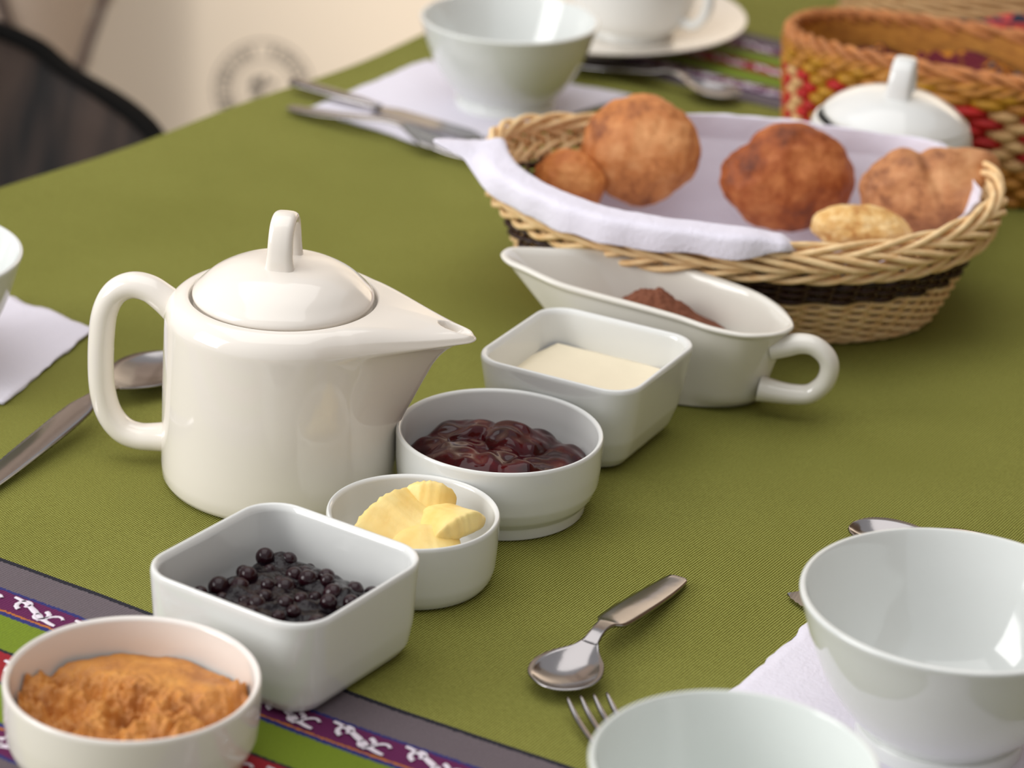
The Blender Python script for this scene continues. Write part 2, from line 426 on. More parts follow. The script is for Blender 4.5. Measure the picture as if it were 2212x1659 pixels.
rs = []
rs.append([Vector((.054 * math.cos(t), .054 * math.sin(t), .0006)) for t in ths])
for z in zs: rs.append([Vector((rout(t, z) * math.cos(t), rout(t, z) * math.sin(t), z)) for t in ths])
NS = 90; ZT = .1012
for i in range(1, NS + 1):
    q = i / NS; ring = []
    for t in ths:
        ro = rout(t, .0885); w_ = ro - RO
        base = .0115
        # shoulder: quarter round near the edge, then flat
        dist = w_ * q
        rr = min(.0125, w_)
        if dist < rr: zz = .0885 + (ZT - .0885) * math.sqrt(max(0, 1 - (1 - dist / rr) ** 2)) * 1.0
        else: zz = ZT
        # spout top slopes up gently from the lip
        sp = math.exp(-(t / .5) ** 2)
        f = dist / w_
        zsp = .0895 + (ZT - .0895) * (f ** .62)
        zz = zz * (1 - sp) + (.0885 * (1 - min(1, dist / .002)) + zsp * min(1, dist / .002)) * sp
        r = ro - dist
        ring.append(hole((r * math.cos(t), r * math.sin(t), zz)))
    rs.append(ring)
for r, z in ((RO - .0007, ZT - .0006), (RO - .001, ZT - .003), (RO - .0012, ZT - .006), (RO - .005, ZT - .0066), (.035, ZT - .007), (.034, ZT - .02)):
    rs.append([Vector((r * math.cos(t), r * math.sin(t), z)) for t in ths])
V, F = rings(rs, True, True); fixn(mesh('body', V, F, POT, pot))
hp = [(-.056, .0875), (-.0625, .0925), (-.0700, .0968), (-.0790, .0975), (-.0875, .0925), (-.0928, .082), (-.0948, .068), (-.0954, .052), (-.0945, .037), (-.0908, .0245), (-.0840, .0165), (-.0755, .0138), (-.066, .0145), (-.057, .016)]
path = catmull([(x, 0, z) for x, z in hp], 8)
V, F = tube(path, lambda f: .0066 + .0012 * (2 * f - 1) ** 4, 24, ry=lambda f: .0078 + .002 * (2 * f - 1) ** 6, up=(0, 0, 1) if False else None); mesh('handle', V, F, POT, pot)
lid = lathe('lid', [(0, .0955), (.042, .0955), (.0432, .0985), (.0448, .0995), (.0457, .1010), (.0452, .1032), (.0425, .1062), (.036, .1118), (.026, .1168), (.014, .1195), (.005, .1203), (0, .1203)], POT, pot, sub=5)
ka = R(84) - PAZ
kp = [(-.0145, .1165), (-.0150, .124), (-.0138, .133), (-.0090, .1395), (0, .1418), (.0090, .1395), (.0138, .133), (.0150, .124), (.0145, .1165)]
path = catmull([(x * .75 * math.cos(ka), x * .75 * math.sin(ka), z + .0005) for x, z in kp], 8)
V, F = tube(path, lambda f: .0030, 20, ry=lambda f: .0062 + .0008 * (2 * f - 1) ** 4, up=None)
# flat strap: wide axis is horizontal, across the arch
def strap(path, a_th, b_w, wid, seg=20):
    rs = []; n = len(path)
    for i, p in enumerate(path):
        t = (path[min(i + 1, n - 1)] - path[max(i - 1, 0)]).normalized(); nn = wid.cross(t).normalized(); f = i / (n - 1); k = 1 + .35 * abs(2 * f - 1) ** 5
        rs.append([p + nn * (a_th * k * math.copysign(abs(math.cos(q)) ** .8, math.cos(q))) + wid * (b_w * k * math.copysign(abs(math.sin(q)) ** .6, math.sin(q))) for q in [2 * PI * j / seg for j in range(seg)]])
    return rings(rs, True, True)
V, F = strap(path, .0034, .0062, Vector((-math.sin(ka), math.cos(ka), 0))); fixn(mesh('knob', V, F, POT, lid))

# ------------------------------------------------------------------ round dishes
def dish(name, label, x, y, Rr, h, prof, m=WHITE, group=None):
    return None
jam_bowl = thing('round_dish', 'white round dish on a foot ring, holding the red jam', 'dish', (-.0047, 1.2820, 0))
lathe('bowl', round_poly([(0, .004), (.030, .004), (.0405, .002), (.0425, 0), (.0455, 0), (.0460, .0055), (.0462, .0065), (.0495, .0105), (.0516, .0160), (.0524, .0250), (.0528, .0395), (.0520, .0410), (.0500, .0400), (.0488, .0260), (.0470, .0150), (.0410, .0090), (0, .0080)], .0012), WHITE, jam_bowl, sub=0, seg=128)
but_bowl = thing('round_dish', 'small straight-sided white round dish, holding the butter', 'dish', (-.0437, 1.1960, 0))
lathe('bowl', round_poly([(0, .0015), (.034, .0015), (.0350, 0), (.0372, 0), (.0395, .0035), (.0407, .008), (.0413, .018), (.0418, .0330), (.0410, .0348), (.0390, .0335), (.0379, .020), (.0355, .0095), (.030, .0065), (0, .006)], .0015), WHITE, but_bowl, sub=0, seg=128)
pea_bowl = thing('round_dish', 'white round dish at the bottom left corner, holding tan spread', 'dish', (-.1510, 1.0105, 0))
lathe('bowl', round_poly([(0, .004), (.030, .004), (.0415, .002), (.0435, 0), (.0465, 0), (.0470, .0055), (.0472, .0065), (.0505, .0105), (.0526, .0160), (.0534, .0250), (.0538, .0400), (.0530, .0416), (.0508, .0405), (.0496, .0260), (.0478, .0150), (.0410, .0090), (0, .0080)], .0012), ceramic('warm_white_glaze', (230, 224, 217)), pea_bowl, sub=0, seg=128)

# ------------------------------------------------------------------ square dishes
def rsq(a, r, n=12):
    r = min(r, a * .98); out = []
    for q in range(4):
        cxx, cyy = ((1, 1), (-1, 1), (-1, -1), (1, -1))[q]
        for i in range(n + 1):
            an = q * PI / 2 + i / n * PI / 2
            out.append(((a - r) * cxx + r * math.cos(an), (a - r) * cyy + r * math.sin(an)))
        nx = ((-1, 1), (-1, -1), (1, -1), (1, 1))[q]
        for i in range(1, 8):
            t = i / 8; s0 = out[-1] if i == 1 else s0
            if i == 1:
                s0 = ((a - r) * cxx + r * math.cos((q + 1) * PI / 2), (a - r) * cyy + r * math.sin((q + 1) * PI / 2))
                cn = ((-1, 1), (-1, -1), (1, -1), (1, 1))[q]; s1 = ((a - r) * cn[0] + r * math.cos((q + 1) * PI / 2), (a - r) * cn[1] + r * math.sin((q + 1) * PI / 2))
            out.append((s0[0] + (s1[0] - s0[0]) * t, s0[1] + (s1[1] - s0[1]) * t))
    return out
def sqdish(label, x, y, rz, prof, m):
    t = thing('square_dish', label, 'dish', (x, y, 0), rz)
    P = [(a, z, rr) for (a, z), rr in [(p[:2], p[2]) for p in prof]]
    Q = []
    pts = [Vector(p) for p in P]; Q.append(pts[0])
    for a, b_, c in zip(pts, pts[1:], pts[2:]):
        r = .0016; r = min(r, (a - b_).length * .45, (c - b_).length * .45)
        p, q = b_ + (a - b_).normalized() * r, b_ + (c - b_).normalized() * r
        for i in range(4): k = i / 3; Q.append(p * (1 - k) ** 2 + b_ * 2 * k * (1 - k) + q * k * k)
    Q.append(pts[-1])
    # a rim bows gently: sides bulge
    rs = [[Vector((px_, py_, z)) for px_, py_ in rsq(a, rr)] for a, z, rr in Q]
    V, F = rings(rs, True, True); fixn(mesh('bowl', V, F, m, t)); return t
sq1 = [(.030, .002, .012), (.0355, .0015, .012), (.0375, 0, .012), (.0400, .0012, .0135), (.0432, .006, .015), (.0448, .016, .016), (.0468, .0432, .0185), (.0462, .0452, .018), (.0448, .0452, .017), (.0432, .0432, .0155), (.0418, .022, .014), (.0398, .0125, .014), (.034, .0085, .012), (.01, .008, .005)]
sq1 = [(a * 1.036, z * 1.08, r_ * 1.04) for a, z, r_ in sq1]
bluedish = sqdish('white square dish nearest the camera, holding dark blueberry jam', -.0966, 1.1085, R(-32.5), sq1, WHITE)
sq2 = [(.026, .002, .012), (.0310, .0015, .012), (.0330, 0, .012), (.0352, .0012, .0135), (.0390, .006, .015), (.0425, .016, .016), (.0468, .0440, .0170), (.0462, .0458, .0168), (.0446, .0458, .016), (.0430, .0440, .0150), (.0400, .022, .014), (.0370, .0125, .014), (.031, .0085, .012), (.01, .008, .005)]
sq2 = [(a, z * 1.12, r_) for a, z, r_ in sq2]
creamdish = sqdish('white square dish between the red jam and the gravy boat, holding pale cream powder', .0394, 1.3708, R(-26.5), sq2, WHITE)

# ------------------------------------------------------------------ gravy boat
def bz(px): f = min(1, max(0, (px - 1083) / 630)); return .0535 + .012 * (1 - f) ** 2
rimpx = [(1083, 549), (1090, 538), (1106, 533), (1148, 533), (1200, 535), (1254, 537), (1300, 542), (1342, 540 + 9), (1413, 556 + 22), (1518, 587 + 22), (1624, 623 + 22), (1677, 651 + 16), (1704, 676 + 10), (1713, 700), (1706, 709), (1690, 716), (1660, 721), (1606, 721), (1536, 707), (1465, 683), (1377, 658), (1272, 630), (1201, 609), (1130, 577), (1096, 562)]
rimpx[5] = (1250, 536); rimpx[6] = (1300, 539); rimpx[7] = (1352, 545); rimpx[8] = (1413, 556); rimpx[9] = (1518, 587); rimpx[10] = (1624, 625); rimpx[11] = (1677, 655); rimpx[12] = (1704, 682)
rim = [at(px, py, bz(px)) for px, py in rimpx]
bc_ = Vector((.089, 1.447, 0)); baz = R(-14)
ex = Vector((math.cos(baz), math.sin(baz), 0)); ey = Vector((-math.sin(baz), math.cos(baz), 0))
boat = thing('gravy_boat', 'white ceramic gravy boat with ring handle, holding cocoa powder', 'gravy boat', bc_, 0)
rimc = catmull(rim, 6, True); NB = len(rimc)
cen = sum((p for p in rimc), Vector()) / NB
# base ring matched by angle to each rim point
base = []
for p in rimc:
    d = p - cen; a = math.atan2(d.dot(ey) / .035, d.dot(ex) / .078)
    base.append(a)
rs = []
def hullring(f, grow=0.0, zoff=0.0):
    """f 0 base .. 1 rim"""
    ring = []
    for p, a in zip(rimc, base):
        b_ = bc_ + ex * (.046 * math.cos(a) + .006) + ey * (.0275 * math.sin(a))
        # side profile: belly fuller than straight line
        k = f ** .72 if f > 0 else 0
        k2 = .22 * sm(0, .12, f) + (1 - .22 * sm(0, .12, f)) * f ** 1.15
        tipness = max(0, -math.cos(a)) ** 3
        kk = k2 * (1 - tipness) + (f ** 1.0) * tipness
        q = b_.lerp(p, kk); q.z = p.z * f + zoff
        nrm = Vector((q.x - cen.x, q.y - cen.y, 0)).normalized()
        out = Vector((math.cos(a) / .078, math.sin(a) / .035, 0)); out = (ex * out.x + ey * out.y).normalized()
        q += out * grow
        ring.append(q - bc_)
    return ring
rs.append([(v * .8) for v in hullring(0)])
for v in rs[0]: v.z = .001
for f in (0, .01, .03, .07, .13, .2, .3, .4, .5, .6, .7, .78, .85, .90, .94): rs.append(hullring(f, -.0012 if f == 0 else 0))
rs.append(hullring(.95, .0010)); rs.append(hullring(.97, .0016)); rs.append(hullring(.99, .0010)); rs.append(hullring(1.0, -.0005)); rs.append(hullring(1.0, -.0022)); rs.append(hullring(.985, -.0034)); rs.append(hullring(.95, -.0040))
for f in (.85, .7, .55, .4, .3, .22, .17): rs.append(hullring(f, -.0044))
last = rs[-1]; cc = sum(last, Vector()) / len(last)
rs.append([cc + (v - cc) * .6 + Vector((0, 0, -.001)) for v in last])
V, F = rings(rs, True, True); fixn(mesh('hull', V, F, BOAT, boat))
# handle in a vertical plane through the rear
hz = R(-12); hd = Vector((math.cos(hz), math.sin(hz), 0))
rear = at(1700, 700, .055); rear.z = 0
def on_plane(px, py):
    x = (px - 1106) / FPX; y = -(py - 829.5) / FPX
    d = f0 + r0 * (c_ * x - s_ * y) + u0 * (s_ * x + c_ * y); n = Vector((-hd.y, hd.x, 0)); o = Vector((0, 0, H))
    t = (rear - o).dot(n) / d.dot(n); return o + d * t
hpx = [(1668, 748), (1700, 746), (1730, 742), (1760, 748), (1785, 770), (1792, 797), (1780, 828), (1750, 850), (1715, 852), (1675, 846), (1640, 838)]
path = [p - bc_ for p in catmull([on_plane(*p) for p in hpx], 6)]
V, F = tube(path, lambda f: .0054 + .0022 * abs(2 * f - 1) ** 4, 20, ry=lambda f: .0062 + .0030 * abs(2 * f - 1) ** 5); mesh('handle', V, F, BOAT, boat)

# ------------------------------------------------------------------ breakfast bowls
def bowl(label, x, y, Rr=.0665, h=.068, foot=.0365, m=BOWL, group=None, z0=.001):
    t = thing('breakfast_bowl', label, 'bowl', (x, y, z0), 0, group)
    k = Rr / .0665; hh = h / .068
    P = [(0, .004), (.030, .004), (foot / k - .0025, .0), (foot / k, .0), (foot / k + .0003, .0075), (foot / k - .001, .009), (.0440, .0180), (.0530, .0310), (.0600, .0470), (.0648, .0620), (.0665, .0672), (.0662, .0688), (.0650, .0690), (.0638, .0678), (.0600, .0560), (.0530, .0380), (.0440, .0230), (.0330, .0135), (.0200, .0098), (0, .009)]
    P = [(r * k, z * hh) for r, z in P]
    lathe('bowl_body', P, m, t, seg=128, sub=5)
    return t
bowl('large white bowl on a paper napkin, lower right', .1960, 1.0650, .0672, .070)
bowl('white bowl cut off by the bottom edge of the photo', .0915, .9000, .0550, .080, .030, ceramic('mint_white_glaze', (222, 227, 223)))
bowl('white footed bowl at the back, beside the far cutlery', -.0165, 1.9420, .0645, .066)
bowl('white bowl cut off by the left edge of the photo', -.3370, 1.4080, .0665, .068)

# ------------------------------------------------------------------ saucer and cup
sau = thing('saucer', 'wide white saucer at the far end of the table', 'saucer', (.0462, 2.141, .0008))
lathe('plate', [(0, .002), (.05, .002), (.060, 0), (.063, 0), (.066, .003), (.09, .009), (.116, .0175), (.1225, .0200), (.1222, .0218), (.117, .0200), (.09, .0122), (.066, .0068), (.045, .0055), (0, .0055)], ceramic('saucer_glaze', (232, 224, 212)), sau, seg=128)
cp_c = at(1362, 66, .01)
cup = thing('cup', 'large white cup standing on the far saucer', 'cup', (cp_c.x, cp_c.y + .002, .0068))
lathe('body', [(0, .002), (.025, .002), (.030, 0), (.033, 0), (.034, .004), (.034, .007), (.040, .0105), (.0465, .020), (.0515, .040), (.0545, .065), (.0535, .0665), (.052, .065), (.0485, .040), (.0430, .022), (.035, .013), (.02, .009), (0, .0085)], WHITE, cup, seg=96)
path = catmull([(.049, 0, .052), (.060, 0, .055), (.070, 0, .045), (.068, 0, .030), (.058, 0, .019), (.044, 0, .020)], 8)
path = [Matrix.Rotation(R(-35), 4, 'Z') @ p for p in path]
V, F = tube(path, .0038, 14); mesh('handle', V, F, WHITE, cup)

# ------------------------------------------------------------------ sugar bowl
sg = at(1926, 262, .074)
sugar = thing('sugar_bowl', 'white lidded sugar bowl behind the bread basket', 'sugar bowl', (sg.x, sg.y, 0), 0)
lathe('body', [(r_ * .95, z * 1.18) for r_, z in [(0, .003), (.028, .003), (.032, 0), (.035, 0), (.037, .003), (.048, .014), (.0555, .030), (.0572, .045), (.0555, .057), (.0535, .062), (.052, .0635), (.0505, .062), (.0508, .050), (.050, .030), (.042, .014), (.02, .008), (0, .008)]], WHITE, sugar)
sl = lathe('lid', [(0, -.004), (.040, -.004), (.042, -.001), (.0465, 0), (.0472, .0015), (.0460, .004), (.039, .010), (.026, .0165), (.012, .0195), (0, .0205)], WHITE, sugar, loc=(.002, -.002, .0755))
sl.rotation_euler = (R(1), R(3.5), 0)
ka2 = R(75)
path = catmull([(x * .8 * math.cos(ka2), x * .8 * math.sin(ka2), z - .1023) for x, z in kp], 8)
V, F = strap(path, .0036, .0075, Vector((-math.sin(ka2), math.cos(ka2), 0))); fixn(mesh('knob', V, F, WHITE, sl))

# ------------------------------------------------------------------ food in the dishes
def disc(name, fn, Rfn, m, parent=None, nr=60, na=160, loc=None):
    """height field over a round area: fn(x,y)->z"""
    V = []; F = []
    V.append((0, 0, fn(0, 0)))
    for i in range(1, nr + 1):
        for j in range(na):
            a = 2 * PI * j / na; r = Rfn(a) * i / nr; x, y = r * math.cos(a), r * math.sin(a); V.append((x, y, fn(x, y)))
    for j in range(na): F.append((0, 1 + j, 1 + (j + 1) % na))
    for i in range(nr - 1):
        for j in range(na):
            a = 1 + i * na + j; b_ = 1 + i * na + (j + 1) % na; F.append((a, a + na, b_ + na, b_))
    return fixn(mesh(name, V, F, m, parent, loc=loc))
# red jam
JAM = M('red_jam', (96, 10, 18), .12, IOR=1.36); jv = JAM.coords(); JAM.color(JAM.ramp(JAM.noise(jv, 55, 3), [(.35, (34, 1, 6)), (.6, (72, 3, 10)), (.8, (104, 10, 14))])); JAM.bump(JAM.noise(jv, 120, 1), .0010, .35); JAM.p.inputs['Subsurface Radius'].default_value = (.01, .002, .002); JAM = JAM.m
random.seed(5); lumps = [(random.uniform(-.04, .04), random.uniform(-.03, .03), random.uniform(.011, .021), random.uniform(.004, .009)) for _ in range(13)]
def jamz(x, y):
    r = math.hypot(x, y); z = .0285 - .010 * (r / .05) ** 4 + .0035 * math.exp(-((x + .008) ** 2 + (y - .008) ** 2) / .0006)
    b_ = 0
    for lx, ly, lr, lh in lumps:
        d = ((x - lx) ** 2 + (y - ly) ** 2) / lr ** 2
        if d < 1: b_ = max(b_, lh * math.sqrt(1 - d))
    return min(z + b_ * .75 + .0030 * fbm((x, y, 0), 60, 2) - .001, .0385)
tag(disc('red_jam', jamz, lambda a: .0462 + .0015 * math.sin(3 * a), JAM, loc=(-.0047, 1.2820, -.001)), 'glossy dark red berry jam filling the footed round dish', 'jam')
# tan spread
PEA = M('tan_spread', (206, 140, 62), .5); ev = PEA.coords(); PEA.color(PEA.ramp(PEA.noise(ev, 60, 4), [(.3, (176, 112, 52)), (.55, (206, 138, 60)), (.75, (222, 158, 76))])); PEA.bump(PEA.noise(ev, 260, 4), .002, .6); PEA.p.inputs['Subsurface Weight'].default_value = .1; PEA.p.inputs['Subsurface Radius'].default_value = (.006, .003, .001); PEA = PEA.m
def peaz(x, y):
    r = math.hypot(x, y)
    n = noise.turbulence(Vector((x, y, .3)) * 62, 4, False, amplitude_scale=.55, frequency_scale=2.1)
    flat = sm(.004, .026, y + .35 * x) * (1 - sm(.030, .045, x))
    z = .0290 - .004 * (r / .05) ** 4 + .0125 * n * (1 - .88 * flat) + .004 * sm(-.02, -.045, x) + .004 * math.exp(-((x - .030) ** 2 + (y - .012) ** 2) / .0001) + .001 * flat - .001
    return min(z, .0405)
tag(disc('tan_spread', peaz, lambda a: .0480 + .0010 * math.sin(5 * a), PEA, nr=90, na=220, loc=(-.1510, 1.0105, -.001)), 'rough-surfaced tan caramel-like spread in the bottom left dish', 'spread')
# blueberry jam : dark base + berries
BB = M('blueberry_jam', (26, 10, 18), .16, IOR=1.36); v_ = BB.coords(); BB.color(BB.ramp(BB.noise(v_, 60, 3), [(.35, (10, 6, 10)), (.6, (24, 12, 17)), (.8, (46, 10, 24))])); BB.bump(BB.noise(v_, 220, 3), .0018, .5); BB = BB.m
bj = thing('blueberry_jam', 'shiny near-black blueberry jam with whole berries in the near square dish', 'jam', (-.0966, 1.1085, 0), R(-32.5))
def bbz(x, y):
    a = max(abs(x), abs(y)); n = fbm((x, y, 1.3), 70, 2)
    return .0310 + .004 * n - .012 * sm(.028, .041, a) + .003 * math.exp(-(x * x + y * y) / .0006)
def sqr(a):
    k = max(abs(math.cos(a)), abs(math.sin(a))); return min(.0395 / k, .047) * (1 + .02 * math.sin(7 * a))
disc('jam_base', bbz, sqr, BB, bj, nr=60, na=160)
BER = M('blueberry', (30, 12, 22), .18, IOR=1.4); v_ = BER.coords(); BER.color(BER.mix(BER.noise(v_, 50, 2), (12, 7, 13), (50, 12, 20))); BER.bump(BER.noise(v_, 500, 2), .0004, .4); BER = BER.m
random.seed(11); spots = []
tries = 0
while len(spots) < 50 and tries < 4000:
    tries += 1
    x, y = random.uniform(-.035, .035), random.uniform(-.035, .035); r = random.uniform(.0028, .0052)
    if all(math.hypot(x - q[0], y - q[1]) > (r + q[2]) * .92 for q in spots): spots.append((x, y, r))
for x, y, r in spots:
    z = bbz(x, y) + r * random.uniform(-.55, .25)
    def bf_(v, r=r, z=z, x=x, y=y):
        k = 1 - .05 * v.z; dim = .10 * math.exp(-((v.x - .3) ** 2 + v.y ** 2) / .05) if v.z > 0 else 0
        return v * r * (k - dim)
    blob('berry', bf_, BER, bj, 3, loc=(x, y, z), rot=(random.uniform(-1, 1), random.uniform(-1, 1), random.random() * 6))
# butter curls
BUT = M('butter', (250, 220, 140), .42); v_ = BUT.coords(); BUT.color(BUT.ramp(BUT.noise(v_, 40, 3), [(.35, (240, 204, 118)), (.65, (250, 226, 152))])); BUT.bump(BUT.noise(v_, 180, 3), .0006, .5); BUT.p.inputs['Subsurface Weight'].default_value = .2; BUT.p.inputs['Subsurface Radius'].default_value = (.006, .004, .002); BUT = BUT.m
def curl(label, x, y, z, rz, L, W_, T, bend, sd, rx=0, ry_=0):
    rs = []; n = 44; seg = 32
    for i in range(n + 1):
        f = i / n; a = bend * (f - .5); Rb = L / max(.01, abs(bend)) * (1 if bend > 0 else -1)
        c = Vector((Rb * math.sin(a), 0, Rb * (math.cos(a) - 1)))
        w_ = W_ * (math.sin(PI * min(1, max(.0, .06 + .90 * f))) ** .38); t = T * (math.sin(PI * (.05 + .9 * f)) ** .5)
        nx = Vector((math.sin(a), 0, math.cos(a)))
        ring = []
        for j in range(seg):
            q = 2 * PI * j / seg; cu, su = math.cos(q), math.sin(q)
            p = c + Vector((0, 1, 0)) * (w_ * math.copysign(abs(cu) ** .6, cu)) + nx * (t * math.copysign(abs(su) ** .6, su) + .20 * w_ * cu * cu)
            p += Vector((fbm((p.x, p.y, sd), 90, 2), fbm((p.y, p.z, sd + 3), 90, 2), fbm((p.z, p.x, sd + 5), 150, 2))) * .0006
            if abs(cu) > .8: p.y += .0010 * fbm((p.x, sd, 0), 320, 2) * math.copysign(1, cu)
            ring.append(p)
        rs.append(ring)
    V, F = rings(rs, True, True); o = fixn(mesh('butter_curl', V, F, BUT)); o.location = (x, y, z); o.rotation_euler = (rx, ry_, rz)
    return tag(o, label, 'butter')
BX, BY = -.0430, 1.1960
curl('long ridged butter curl on the left side of the butter dish', BX - .008, BY - .001, .0275, R(50), .056, .0145, .0060, .9, 1.2, rx=R(22), ry_=R(-14))
curl('folded butter lump with a smooth top, right side of the butter dish', BX + .0165, BY - .003, .0300, R(38), .032, .0145, .0070, 1.5, 4.1, rx=R(-14), ry_=R(-8))
curl('thin upright butter shaving at the back of the butter dish', BX + .0065, BY + .0130, .0320, R(-6), .024, .0110, .0050, .7, 7.7, rx=R(58))
curl('small flat butter flake at the front of the butter dish', BX + .0060, BY - .019, .0255, R(8), .034, .0100, .0055, 1.0, 9.3, rx=R(15), ry_=R(-6))
# cream powder
CR = M('cream_powder', (240, 228, 200), .75); CR.bump(CR.noise(CR.coords(), 900, 3), .0004, .5); CR = CR.m
def crr(a):
    n = 4.0; return .0412 / ((abs(math.cos(a)) ** n + abs(math.sin(a)) ** n) ** (1 / n))
o = disc('cream_powder', lambda x, y: .0315 - .004 * sm(.030, .042, max(abs(x), abs(y))) + .0004 * fbm((x, y, 0), 60, 2), crr, CR, nr=30, na=120)
o.location = (.0394, 1.3708, .0035); o.rotation_euler = (0, 0, R(-26.5)); tag(o, 'smooth pale cream powder filling the far square dish', 'powder')
# cocoa
CO = M('cocoa_powder', (124, 70, 48), .95); v_ = CO.coords(); CO.color(CO.mix(CO.noise(v_, 90), (112, 62, 42), (142, 88, 62))); CO.bump(CO.noise(v_, 500, 4), .0018, .8); CO = CO.m
cp = at(1450, 690, .034)
def coz(x, y):
    d = (x / .032) ** 2 + (y / .021) ** 2; return .0205 + .0225 * math.exp(-d * 1.4) + .0022 * fbm((x, y, 0), 130, 4) * math.exp(-d)
o = disc('cocoa_powder', coz, lambda a: .0225 / math.sqrt((math.cos(a) * .52) ** 2 + math.sin(a) ** 2), CO, nr=60, na=120); o.location = (.0780, 1.4635, .0075); o.rotation_euler = (0, 0, baz)
tag(o, 'heap of brown cocoa powder in the gravy boat', 'powder')

# ------------------------------------------------------------------ wicker basket weaving
def ell(cx_, cy_, a, b_, rot, th):
    x, y = a * math.cos(th), b_ * math.sin(th); c, s = math.cos(rot), math.sin(rot)
    return cx_ + c * x - s * y, cy_ + s * x + c * y
class Basket:
    """lx,ly outline semi axes by height"""
    def __init__(s, a0, b0, a1, b1, h, rot, rise=0, nst=60, sq=2.0):
        s.a0, s.b0, s.a1, s.b1, s.h, s.rot, s.rise, s.nst, s.sq = a0, b0, a1, b1, h, rot, rise, nst, sq
    def p(s, th, f, out=0.0, dz=0.0):
        k = f ** .9 if f > 0 else 0; a = s.a0 + (s.a1 - s.a0) * k + out; b_ = s.b0 + (s.b1 - s.b0) * k + out
        e = 2 / s.sq; ct, st = math.cos(th), math.sin(th)
        x = a * math.copysign(abs(ct) ** e, ct); y = b_ * math.copysign(abs(st) ** e, st)
        c, q = math.cos(s.rot), math.sin(s.rot)
        return Vector((c * x - q * y, q * x + c * y, s.h * f + dz + s.rise * abs(ct) ** 3 * f ** 2))
def weaver_row(B, f, phase, rad, m, parent, amp=.0022, per=2, name='weaver', n_=None):
    n = n_ or B.nst * 4; pts = []
    for i in range(n):
        th = 2 * PI * i / n; pts.append(B.p(th, f, amp * math.cos(th * B.nst / 2 + phase * PI)))
    V, F = tube(pts, rad, 6, closed=True, up=(0, 0, 1)); return mesh(name, V, F, m, parent)
def stakes(B, f1, rad, m, parent):
    for i in range(B.nst):
        th = 2 * PI * (i + .5) / B.nst; V, F = tube([B.p(th, f1 * k / 5) for k in range(6)], rad, 5); mesh('stake', V, F, m, parent)
def rope_border(B, f, out, dz, r, rad, strands, pitch_n, hand, m, parent, flat=.75, name='border_strand', jit=.3):
    n = 460
    for s in range(strands):
        pts = []
        for i in range(n):
            th = 2 * PI * i / n; a = hand * (th * pitch_n) + 2 * PI * s / strands
            base = B.p(th, f); o2 = B.p(th, f, .01); nr = (o2 - base); nr.z = 0; nr.normalize()
            rr = r * (1 + jit * .25 * math.sin(th * 7 + s * 2))
            pts.append(base + nr * (out + rr * flat * math.cos(a)) + Vector((0, 0, dz + rr * math.sin(a))))
        V, F = tube(pts, rad, 6, closed=True, up=(0, 0, 1)); mesh(name, V, F, m, parent)
BCx, BCy = .1310, 1.5930
bk = thing('bread_basket', 'pale wicker bread basket with a dark brown band, full of rolls', 'basket', (BCx, BCy, .001))
B1 = Basket(.120, .074, .151, .108, .066, R(-5.5), rise=.012, nst=56, sq=2.25)
nrow = 11
for i in range(nrow): weaver_row(B1, .04 + .41 * i / (nrow - 1), i % 2, .00155, STRAW, bk)
for i in range(8): weaver_row(B1, .50 + .27 * i / 7, i % 2, .0017, DARKW, bk, amp=.0024)
stakes(B1, .97, .0012, STRAW, bk)
rope_border(B1, .84, .0040, 0, .0048, .0021, 4, 11, 1, STRAW, bk)
rope_border(B1, .96, .0045, .0005, .0050, .0021, 5, 8, -1, STRAW, bk)
rope_border(B1, 1.03, .0005, .002, .0042, .0021, 4, 7, 1, STRAW, bk)
rope_border(B1, .0, .0005, .0030, .0022, .0016, 3, 22, 1, STRAW, bk)
# basket floor
V, F = rings([[B1.p(2 * PI * j / 60, 0, -.002, .0045) for j in range(60)], [B1.p(2 * PI * j / 60, 0, -.05, .0055) for j in range(60)]], False, True); mesh('basket_floor', V, F, STRAW, bk)
# napkin lining
def ring_prof(th):
    """list of (f_out, z) points from centre to free edge, basket-local"""
    pass
ANGF = lambda deg: R(deg)
NT_ = [(0, .92, .003, .0, .0, 0), (20, .92, .004, 0, .001, 0), (27, .95, .010, 0, .004, 0), (40, .95, .014, .001, .006, 0), (90, .95, .014, .001, .006, 0), (122, .95, .014, .001, .004, 0), (130, .9, .004, 0, .0, 0), (137, .55, 0, 0, 0, 0), (172, .50, 0, 0, 0, 0), (180, .85, .006, .002, .004, 0),
       (187, .95, .014, .010, .010, 0), (194, .95, .0185, .018, .028, -.001), (201, .95, .0165, .015, .012, .004), (208, .95, .0150, .0185, .006, .010), (218, .95, .0145, .0185, .004, .013), (245, .95, .0145, .0185, .003, .014), (270, .95, .0145, .0185, .003, .013), (278, .95, .012, .014, .003, .006), (284, .95, .002, .0, 0, 0), (290, .72, 0, 0, 0, 0), (312, .72, 0, 0, 0, 0), (320, .95, .003, 0, 0, 0), (345, .95, .004, 0, 0, 0), (360, .92, .003, 0, 0, 0)]
